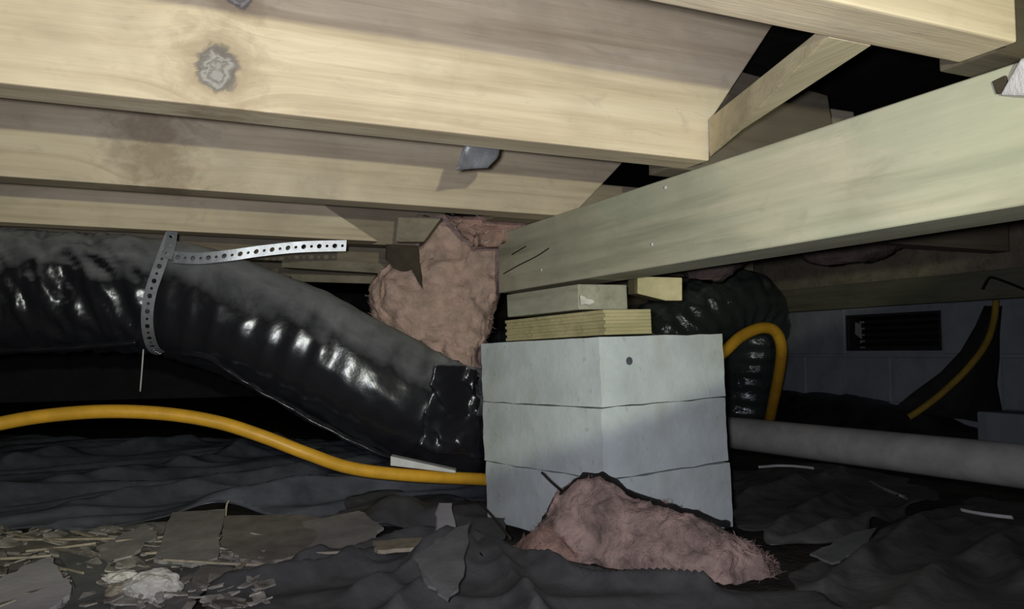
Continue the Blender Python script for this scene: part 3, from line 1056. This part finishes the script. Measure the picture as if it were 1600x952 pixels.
def hang(name, rows, thick, bulge, mat, seed, amp, parent, nv=36):
    """hanging batt: rows = (y, xl, xr, depth) from top to bottom"""
    rs = spline(rows, 7)
    n_ = len(rs)
    va, fa = [], []
    for (y, xl, xr, dep) in rs:
        for j in range(nv):
            a = 2 * math.pi * j / nv
            ca, sa = math.cos(a), math.sin(a)
            px_ = (xl + xr) / 2 + (xr - xl) / 2 * math.copysign(abs(ca) ** 0.7, ca)
            va.append(P(px_, y, dep + thick * math.copysign(abs(sa) ** 0.8, sa)))
    for i in range(n_ - 1):
        for j in range(nv):
            j2 = (j + 1) % nv
            fa.append((i * nv + j, i * nv + j2, (i + 1) * nv + j2, (i + 1) * nv + j))
    fa.append(tuple(range(nv)))
    fa.append(tuple((n_ - 1) * nv + j for j in range(nv)))
    return fluff(name, mat, seed, va, fa, amp, parent)


ins2 = empty('insulation_batt', P(690, 560, 1.66))
tag(ins2, 'pink insulation batt hanging down behind the end of the beam', 'insulation')
ob, pts = hang('wool', [(338, 650, 800, 1.70), (365, 655, 800, 1.69), (395, 640, 790, 1.68), (430, 590, 780, 1.67), (465, 575, 775, 1.66), (500, 592, 768, 1.655), (530, 625, 762, 1.65), (555, 662, 756, 1.65), (585, 690, 752, 1.66)],
               0.062, 0.02, M['pink'], 8.0, 0.015, ins2, 90)
fibres(ins2, pts, 6, 900, M['pink'])
# torn paper flap
fl = quad_rows(P(602, 382, 1.60), P(652, 384, 1.60), P(662, 452, 1.585), P(598, 420, 1.61), 14, 12)
for i, r_ in enumerate(fl):
    for j, p in enumerate(r_):
        # arched lower edge with a tail at one side
        t = j / 11
        drop = (0.35 + 0.25 * math.sin(t * 3.0)) if t < 0.75 else 0.6 + (t - 0.75) * 1.6
        r_[j] = fl[0][j].lerp(P(600 + 62 * t, 382 + 70, 1.59), (i / 13) * min(1, drop))
under(crumple('paper_flap', fl, M['kraft'], 4.0, 0.004, 0.0015), ins2)

ins3 = empty('insulation_batt', P(780, 350, 1.42))
tag(ins3, 'ragged pink insulation strip above the end of the beam', 'insulation')
ob, pts = hang('wool', [(335, 690, 880, 1.50), (346, 700, 880, 1.50), (358, 715, 858, 1.50), (370, 730, 822, 1.50), (384, 742, 800, 1.50)], 0.035, 0, M['pink_dirty'], 18.0, 0.016, ins3, 60)
fibres(ins3, pts, 7, 250, M['white_strip'], 0.016)

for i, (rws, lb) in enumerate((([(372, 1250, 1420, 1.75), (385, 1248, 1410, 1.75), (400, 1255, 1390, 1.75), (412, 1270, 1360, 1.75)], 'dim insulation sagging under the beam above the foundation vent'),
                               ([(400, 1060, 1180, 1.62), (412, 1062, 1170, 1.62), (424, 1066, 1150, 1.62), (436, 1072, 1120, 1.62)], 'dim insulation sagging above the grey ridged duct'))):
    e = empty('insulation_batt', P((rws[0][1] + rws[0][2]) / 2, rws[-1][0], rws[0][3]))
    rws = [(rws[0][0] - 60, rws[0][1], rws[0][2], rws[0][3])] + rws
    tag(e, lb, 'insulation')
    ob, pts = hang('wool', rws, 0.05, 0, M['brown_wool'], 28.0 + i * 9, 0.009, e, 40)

# small boards and scraps around the joist ends
bb = P(450, 402, 1.78)
for (xa_, ya_, xb_, yb_, dep, hpx, lab) in ((440, 402, 606, 412, 1.86, 16, 'grey board edge showing between the strap and the duct'),
                                        (455, 428, 600, 432, 1.95, 12, 'dark board low behind the duct beside the pink batt')):
    p0, p1 = P(xa_, ya_, dep), P(xb_, yb_, dep)
    hh = hpx / FPX * dep
    pl = [p0, p1, p1 + Vector((0, 0, -hh)), p0 + Vector((0, 0, -hh))]
    o = bm_obj('loose_board', prism_bm([q - p0 for q in pl], CF * 0.09, 0.0015), M['old_wood'])
    o.location = p0
    tag(o, lab, 'board')
_tb = Y1 + JT + 0.003
rows = quad_rows(on_y(720, 205, _tb), on_y(792, 215, _tb), on_y(764, 262, _tb + .012), on_y(713, 266, _tb + .004), 12, 14)
o = crumple('tape_scrap', rows, M['grey_tape'], 9.0, 0.010, 0.0012)
tag(o, 'crumpled grey tape scrap hanging between two pine joists', 'tape')
g_ = [P(622, 338, 1.50), P(690, 340, 1.50), P(662, 378, 1.50), P(618, 378, 1.50)]
o = bm_obj('loose_board', prism_bm([q - g_[0] for q in g_], CF * 0.03, 0.0015), M['old_wood'])
o.location = g_[0]
tag(o, 'short greyish board end beside the lower pine joist', 'board')

# ------------------------------------------------------------------ ground sheets
def poly_in(poly, x, y):
    c = False
    j = len(poly) - 1
    for i in range(len(poly)):
        xi, yi = poly[i]
        xj, yj = poly[j]
        if (yi > y) != (yj > y) and x < (xj - xi) * (y - yi) / (yj - yi) + xi:
            c = not c
        j = i
    return c


def sheet(name, px_poly, mat, label, lift, amp, fold_dir, seed, res=0.009, jag=0.02, hfun=None, thick=0.002):
    """torn film lying in folds on the ground"""
    poly = [on_z(a, b, 0.0).xy for a, b in px_poly]
    poly = [(p[0], p[1]) for p in poly]
    xs = [p[0] for p in poly]
    ys = [p[1] for p in poly]
    x0, x1, y0, y1 = min(xs), max(xs), min(ys), max(ys)
    nx_, ny_ = int((x1 - x0) / res) + 1, int((y1 - y0) / res) + 1
    ca, sa = math.cos(fold_dir), math.sin(fold_dir)
    idx = {}
    va, fa = [], []
    for j in range(ny_ + 1):
        for i in range(nx_ + 1):
            x, y = x0 + i * res, y0 + j * res
            jx = jag * fbm((x, y, seed), 14, 3, seed)
            jy = jag * fbm((x, y, seed), 14, 3, seed + 20)
            if not poly_in(poly, x + jx, y + jy):
                continue
            a, b_2 = x * ca + y * sa, -x * sa + y * ca
            w = 0.25 * fbm((x, y, 0), 3.0, 2, seed)
            r1 = 1 - math.sqrt(noise.noise(Vector((a * 1.6 + seed, (b_2 + w * 0.35) * 7.5, seed))) ** 2 + 0.012)
            r2 = 1 - math.sqrt(noise.noise(Vector((a * 3.0 - seed, (b_2 + w * 0.25) * 15, seed + 4))) ** 2 + 0.02)
            h = lift + amp * (r1 ** 5 * 1.1 + r2 ** 5 * 0.45) + amp * 0.35 * fbm((x, y, 1), 4, 2, seed)
            if hfun:
                h += hfun(x, y)
            idx[(i, j)] = len(va)
            va.append((x, y, max(h, lift * 0.6)))
    for (i, j), k in idx.items():
        if (i + 1, j) in idx and (i, j + 1) in idx and (i + 1, j + 1) in idx:
            fa.append((k, idx[(i + 1, j)], idx[(i + 1, j + 1)], idx[(i, j + 1)]))
    bm = bmesh.new()
    bv = [bm.verts.new(q) for q in va]
    for q in fa:
        bm.faces.new([bv[k] for k in q])
    bmesh.ops.delete(bm, geom=[q for q in bm.verts if not q.link_faces], context='VERTS')
    for _ in range(14):
        mv = {}
        for q in bm.verts:
            if q.is_boundary:
                nb = [e.other_vert(q).co for e in q.link_edges if e.is_boundary]
                if nb:
                    mv[q] = q.co * 0.4 + sum(nb, Vector()) / len(nb) * 0.6
        for q, c_ in mv.items():
            q.co = c_
    near_ = set()
    for q in bm.verts:
        if q.is_boundary:
            for e in q.link_edges:
                w_ = e.other_vert(q)
                near_.add(w_)
                near_.update(e2.other_vert(w_) for e2 in w_.link_edges)
    near_ = [q for q in near_ if not q.is_boundary]
    for _ in range(6):
        bmesh.ops.smooth_vert(bm, verts=near_, factor=0.5, use_axis_x=True, use_axis_y=True, use_axis_z=True)
    o_ = bm_obj(name, bm, mat, None, True)
    md = o_.modifiers.new('thickness', 'SOLIDIFY')
    md.thickness = thick
    md.offset = -1
    return tag(o_, label, 'sheet', None, 'thing')


def bulge(cx, cy, r, h):
    c = on_z(cx, cy, 0)
    return lambda x, y: h * math.exp(-((x - c.x) ** 2 + (y - c.y) ** 2) / (r * r))


def ridge(lines, w, h):
    segs = []
    for ln in lines:
        pt = [on_z(a, b_, 0).xy for a, b_ in ln]
        segs += list(zip(pt, pt[1:]))

    def fn(x, y):
        best = 9.0
        for p, q in segs:
            dx, dy = q.x - p.x, q.y - p.y
            t = max(0.0, min(1.0, ((x - p.x) * dx + (y - p.y) * dy) / (dx * dx + dy * dy)))
            best = min(best, math.hypot(x - p.x - t * dx, y - p.y - t * dy))
        return h * math.exp(-(best / w) ** 1.4) * (0.8 + 0.5 * nz((x, y, 0), 9, 2.0))
    return fn


f_front = ridge([[(470, 908), (640, 872), (738, 858)], [(560, 955), (700, 900), (758, 872)], [(330, 950), (470, 925), (580, 900)], [(762, 880), (900, 925), (1100, 946)], [(840, 990), (790, 920), (756, 880)],
                 [(620, 975), (680, 930), (730, 900)]], 0.016, 0.026)
f_black = ridge([[(-60, 800), (250, 748), (430, 702)], [(120, 812), (330, 772), (580, 735)], [(330, 812), (520, 785), (720, 768)], [(-100, 760), (120, 722), (300, 700)]], 0.035, 0.035)
f_right = ridge([[(1200, 868), (1250, 825), (1310, 790)], [(1240, 872), (1340, 838), (1440, 800)], [(1150, 800), (1240, 770), (1320, 752)]], 0.018, 0.022)
f_corner = ridge([[(1290, 940), (1360, 890), (1440, 845)], [(1380, 990), (1500, 900), (1600, 860)], [(1500, 830), (1560, 870), (1600, 930)]], 0.02, 0.022)
b1, b2, b3 = bulge(620, 835, 0.06, 0.030), bulge(690, 842, 0.035, 0.025), bulge(690, 900, 0.06, 0.03)
sheet('plastic_sheet', [(-900, 700), (-160, 690), (760, 690), (770, 800), (700, 830), (520, 830), (330, 815), (160, 846), (-160, 852), (-900, 870)], M['black_sheet'],
      'wrinkled black plastic sheet on the ground under the black duct', 0.004, 0.022, 0.35, 3.0, 0.011, hfun=f_black)
sheet('plastic_sheet', [(330, 930), (470, 895), (560, 862), (640, 850), (740, 850), (770, 880), (900, 905), (1060, 925), (1250, 940), (1330, 990), (300, 1010)], M['grey_sheet'],
      'dusty grey plastic sheet with long folds along the bottom of the picture', 0.008, 0.014, -0.5, 9.0, 0.006, hfun=lambda x, y: b3(x, y) + f_front(x, y))
sheet('plastic_sheet', [(540, 800), (600, 782), (720, 792), (768, 806), (800, 850), (780, 872), (690, 868), (600, 852), (520, 862)], M['grey_sheet'],
      'pale bulging plastic sheet beside the corner of the pier', 0.012, 0.02, 0.8, 14.0, 0.006, hfun=lambda x, y: b1(x, y) + b2(x, y))
sheet('plastic_sheet', [(1130, 745), (1300, 735), (1420, 760), (1480, 790), (1400, 830), (1330, 868), (1200, 880), (1150, 840)], M['dim_sheet'],
      'torn dull plastic sheet between the pier and the drain pipe', 0.008, 0.016, 0.9, 21.0, 0.008, hfun=f_right)
sheet('plastic_sheet', [(1330, 870), (1420, 815), (1520, 790), (1720, 800), (1720, 1010), (1250, 1010), (1220, 905)], M['dim_sheet'],
      'dark dusty plastic sheet in the lower corner beside the insulation heap', 0.006, 0.018, 0.7, 27.0, 0.008, hfun=f_corner)
sheet('plastic_sheet', [(-700, 850), (-140, 842), (150, 838), (340, 822), (520, 832), (560, 862), (470, 900), (330, 935), (250, 1010), (-140, 1010), (-700, 1010)], M['litter_sheet'],
      'dirty torn sheet underneath the scraps beside the black plastic', 0.004, 0.016, 0.2, 33.0, 0.008)


# ------------------------------------------------------------------ scraps and debris
def scrap(name, px_poly, z, tilt, mat, label, thick=0.004, cat='scrap', group=None):
    pts = [on_z(a, b_, z) for a, b_ in px_poly]
    c = sum(pts, Vector()) / len(pts)
    out = []
    for p in pts:
        q = p - c
        out.append(Vector((q.x, q.y, q.x * tilt[0] * 0.5 + q.y * tilt[1] * 0.45)))
    jag_ = []
    for k, q in enumerate(out):
        q2 = out[(k + 1) % len(out)]
        ln = (q2 - q).length
        nd = max(1, min(7, int(ln / 0.010)))
        for t_ in range(nd):
            p_ = q.lerp(q2, t_ / nd)
            w_ = 0.0 if t_ == 0 else 0.0042
            jag_.append(p_ + Vector((w_ * nz(p_ + c, 120, 3.0) * 1.6, w_ * nz(p_ + c, 120, 8.0) * 1.6, 0)))
    out = jag_
    low = min(q.z for q in out)
    ob_ = bm_obj(name, prism_bm(out, (0, 0, thick), 0.0005, 1), mat)
    ob_.location = (c.x, c.y, z - low * 0.5)
    return tag(ob_, label, cat, group)


scrap('board_scrap', [(-30, 935), (30, 905), (78, 890), (92, 908), (112, 928), (95, 950), (60, 975), (-30, 980)], 0.022, (0.05, 0.12), M['scrap_lilac'], 'pale lilac-grey board scrap in the bottom corner', 0.006)
scrap('board_scrap', [(92, 882), (160, 890), (176, 930), (170, 975), (96, 975), (118, 928)], 0.018, (-0.05, 0.10), M['scrap_dark'], 'dark grey board scrap next to the pale corner scrap', 0.005)
scrap('board_scrap', [(268, 818), (352, 815), (340, 876), (300, 884), (240, 876)], 0.026, (0.1, 0.12), M['scrap_grey'], 'square grey board scrap tilted against the black sheet', 0.005)
scrap('board_scrap', [(352, 824), (470, 820), (525, 826), (470, 868), (420, 882), (344, 872)], 0.022, (0.0, 0.14), M['scrap_brown'], 'wide brown board scrap in the middle of the debris', 0.005)
scrap('board_scrap', [(150, 862), (228, 836), (246, 850), (206, 872), (160, 880)], 0.022, (0.1, 0.2), M['scrap_grey'], 'narrow grey scrap between the splinters and the square scrap', 0.004)
scrap('board_scrap', [(310, 892), (392, 900), (400, 910), (340, 928), (300, 912)], 0.02, (0.1, 0.1), M['scrap_brown'], 'small brown scrap beside the white plaster chunks', 0.004)
scrap('board_scrap', [(430, 838), (560, 818), (600, 838), (540, 880), (450, 886)], 0.02, (0.06, 0.16), M['scrap_grey'], 'grey scrap slipped under the pale bulging sheet', 0.004)
scrap('board_scrap', [(0, 848), (80, 842), (130, 858), (110, 872), (10, 868)], 0.016, (0.0, 0.12), M['scrap_brown'], 'brown scrap under the splinters by the picture edge', 0.004)
scrap('board_scrap', [(645, 885), (700, 862), (735, 850), (725, 905), (700, 930), (668, 915)], 0.048, (0.2, 0.25), M['scrap_dark'], 'triangular grey flap standing up from the dusty sheet', 0.003)
scrap('board_scrap', [(1265, 868), (1330, 845), (1370, 838), (1352, 862), (1300, 880)], 0.02, (0.1, 0.1), M['scrap_dark'], 'dark scrap on the ground right of the insulation heap', 0.003)
SPL = ['pale splinter slanting out of the picture edge above the brown scrap', 'long level splinter lying over the brown scrap at the picture edge',
       'splinter rising to the right just in front of the brown scrap', 'splinter pointing down towards the narrow grey scrap', 'lone pale splinter behind the lilac-grey corner scrap',
       'stubby splinter at the left foot of the square grey scrap', 'longest splinter, lying in front of the square grey scrap', 'short splinter at the tip of the longest splinter',
       'splinter lying across the dark grey board scrap', 'splinter running up behind the narrow grey scrap', 'splinter crossing the longest splinter on the small brown scrap',
       'splinter at the edge of the pale bulging sheet']
rs_ = random.Random(3)
spl = [(0, 832, 100, 850, 5), (10, 842, 180, 846, 4), (40, 862, 150, 852, 4), (110, 836, 220, 858, 3), (0, 876, 80, 870, 4), (225, 868, 268, 862, 5), (255, 880, 420, 884, 3),
       (400, 884, 470, 890, 3), (60, 880, 130, 900, 3), (180, 850, 290, 836, 3), (350, 905, 395, 875, 3), (470, 870, 560, 862, 3)]
for i, (x0, y0, x1, y1, w) in enumerate(spl):
    z0 = 0.026 + 0.004 * rs_.random()
    p0, p1 = on_z(x0, y0, z0), on_z(x1, y1, z0)
    dd = (p1 - p0)
    sd = Vector((-dd.y, dd.x, 0)).normalized() * (w / FPX * 1.2)
    q0 = p0 + dd * 0.3 + sd * 1.4
    pl = [p0 - sd * .3, p0 + dd * 0.5 - sd, p1 - sd * 0.2, p1 + sd * 0.3, q0]
    c = sum(pl, Vector()) / 5
    o = bm_obj('wood_splinter', prism_bm([q - c for q in pl], (0, 0, 0.003), 0.0004, 1), M['splinter'])
    o.location = c
    o.rotation_euler = (rs_.uniform(-.06, .06), rs_.uniform(-.05, .05), 0)
    tag(o, SPL[i], 'splinter', 'pale wood splinters')


def chunk(name, px, py, z, sx, sy, sz, seed, mat, label, cat='chunk'):
    bm = bmesh.new()
    bmesh.ops.create_icosphere(bm, subdivisions=4, radius=1)
    for v in bm.verts:
        n_ = v.co.copy()
        k = 1 + 0.30 * fbm(n_, 1.6, 4, seed) + 0.05 * nz(n_, 9, seed)
        v.co = Vector((n_.x * sx * k, n_.y * sy * k, n_.z * sz * k))
    ob_ = bm_obj(name, bm, mat)
    ob_.location = on_z(px, py, z)
    return tag(ob_, label, cat)


chunk('plaster_chunk', 192, 904, 0.030, 0.018, 0.012, 0.008, 1, M['plaster'], 'small flat white plaster chunk among the scraps')
chunk('plaster_chunk', 240, 916, 0.032, 0.027, 0.022, 0.016, 5, M['plaster'], 'larger crumbly white plaster chunk among the scraps')
chunk('plaster_chunk', 200, 922, 0.028, 0.020, 0.016, 0.010, 9, M['splinter'], 'dull crumb of plaster leaning on the larger white chunk')
# pale paper oval and pale lath beside the pier
o = crumple('paper_scrap', quad_rows(on_z(684, 800, 0.05) + Vector((0, 0, .012)), on_z(706, 800, 0.05) + Vector((0, 0, .012)), on_z(712, 838, 0.045), on_z(678, 842, 0.045), 8, 8), M['scrap_lilac'], 3.0, 0.004, 0.0015)
tag(o, 'small pale paper scrap standing beside the pier corner', 'paper')
o = scrap('wood_lath', [(582, 852), (650, 846), (690, 850), (660, 862), (590, 866)], 0.038, (0, 0), M['splinter'], 'short pale lath lying in front of the bulging sheet', 0.005, 'lath')
l0, l1 = P(610, 728, 1.405), P(712, 740, 1.42)
hh = Vector((0, 0, 0.016))
o = bm_obj('wood_lath', prism_bm([Vector(), l1 - l0, l1 - l0 + hh * 0.3, hh], CF * 0.02, 0.0008, 1), M['white_strip'])
o.location = l0
tag(o, 'pinkish white lath tucked behind the yellow pipe', 'lath')
# white strips on the dark ground at the right
for pts_, lb in (([(1186, 732), (1215, 730), (1245, 731), (1272, 734)], 'thin white strip lying close under the drain pipe'),
                 ([(1360, 755), (1385, 768), (1418, 781)], 'white strip slanting down in front of the drain pipe'),
                 ([(1502, 800), (1540, 807), (1584, 812)], 'white strip on the dark sheet at the picture edge')):
    rows = [[on_z(a, b_, 0.024) for a, b_, in spline(pts_, 5)]]
    rows.append([p + Vector((0.0, 0.002, 0.005)) for p in rows[0]])
    rows.append([p + Vector((0.002, 0.008, 0.004)) for p in rows[0]])
    o = crumple('plastic_strip', rows, M['white_strip'], 3.0, 0.0015, 0.001)
    tag(o, lb, 'strip')
# twigs and wires
for pts_, r, mat, lb in (([(846, 738, 1.0), (860, 752, 1.0), (876, 766, 1.01)], 0.0016, 'kraft_black', 'dark wire sticking up left of the insulation heap'),
                         ([(748, 784, 1.20), (770, 808, 1.13), (798, 842, 1.06)], 0.0016, 'twig', 'dark twig leaning at the left foot of the pier'),
                         ([(742, 858, 1.04), (775, 892, 0.99), (830, 952, 0.90), (850, 990, 0.86)], 0.0022, 'black', 'black cord running out along the bottom edge'),
                         ([(514, 808, 1.24), (545, 826, 1.20), (590, 852, 1.13)], 0.0016, 'twig', 'thin dark twig crossing the pale bulging sheet'),
                         ([(352, 812, 1.30), (354, 790, 1.31), (358, 782, 1.31)], 0.0018, 'splinter', 'small upright stick in front of the black sheet')):
    o = tube('twig' if mat in ('twig', 'splinter') else 'wire', [P(*q) for q in pts_], r, M[mat], None, 5, 7)
    tag(o, lb, 'twig' if mat in ('twig', 'splinter') else 'wire')

# crumbs and flakes too many to count among the scraps
rl = random.Random(12)
va, fa = [], []
for k in range(330):
    px_, py_ = rl.uniform(-60, 420), 826 + 120 * rl.random() ** 1.2
    c = on_z(px_, py_, 0.018 + 0.012 * rl.random())
    r0 = 0.004 + 0.020 * rl.random() ** 2.5
    st_ = rl.uniform(0.35, 1.0)
    n_ = rl.randint(4, 6)
    rot = rl.uniform(0, 6.28)
    tx, ty = rl.uniform(-0.3, 0.3), rl.uniform(-0.15, 0.35)
    i0 = len(va)
    ring = []
    for q in range(n_):
        an = 2 * math.pi * q / n_ + rl.uniform(-.3, .3)
        rx, ry = r0 * math.cos(an), r0 * st_ * math.sin(an)
        x, y = rx * math.cos(rot) - ry * math.sin(rot), rx * math.sin(rot) + ry * math.cos(rot)
        ring.append(Vector((c.x + x, c.y + y, c.z + x * tx + y * ty)))
    va += ring + [p - Vector((0, 0, 0.0018)) for p in ring]
    fa.append(tuple(range(i0, i0 + n_)))
    fa.append(tuple(range(i0 + 2 * n_ - 1, i0 + n_ - 1, -1)))
    for q in range(n_):
        q2 = (q + 1) % n_
        fa.append((i0 + q, i0 + n_ + q, i0 + n_ + q2, i0 + q2))
o = mesh_obj('litter', va, fa, M['litter'])
tag(o, 'small grey and pale flakes littering the torn sheet', 'litter', None, 'stuff')
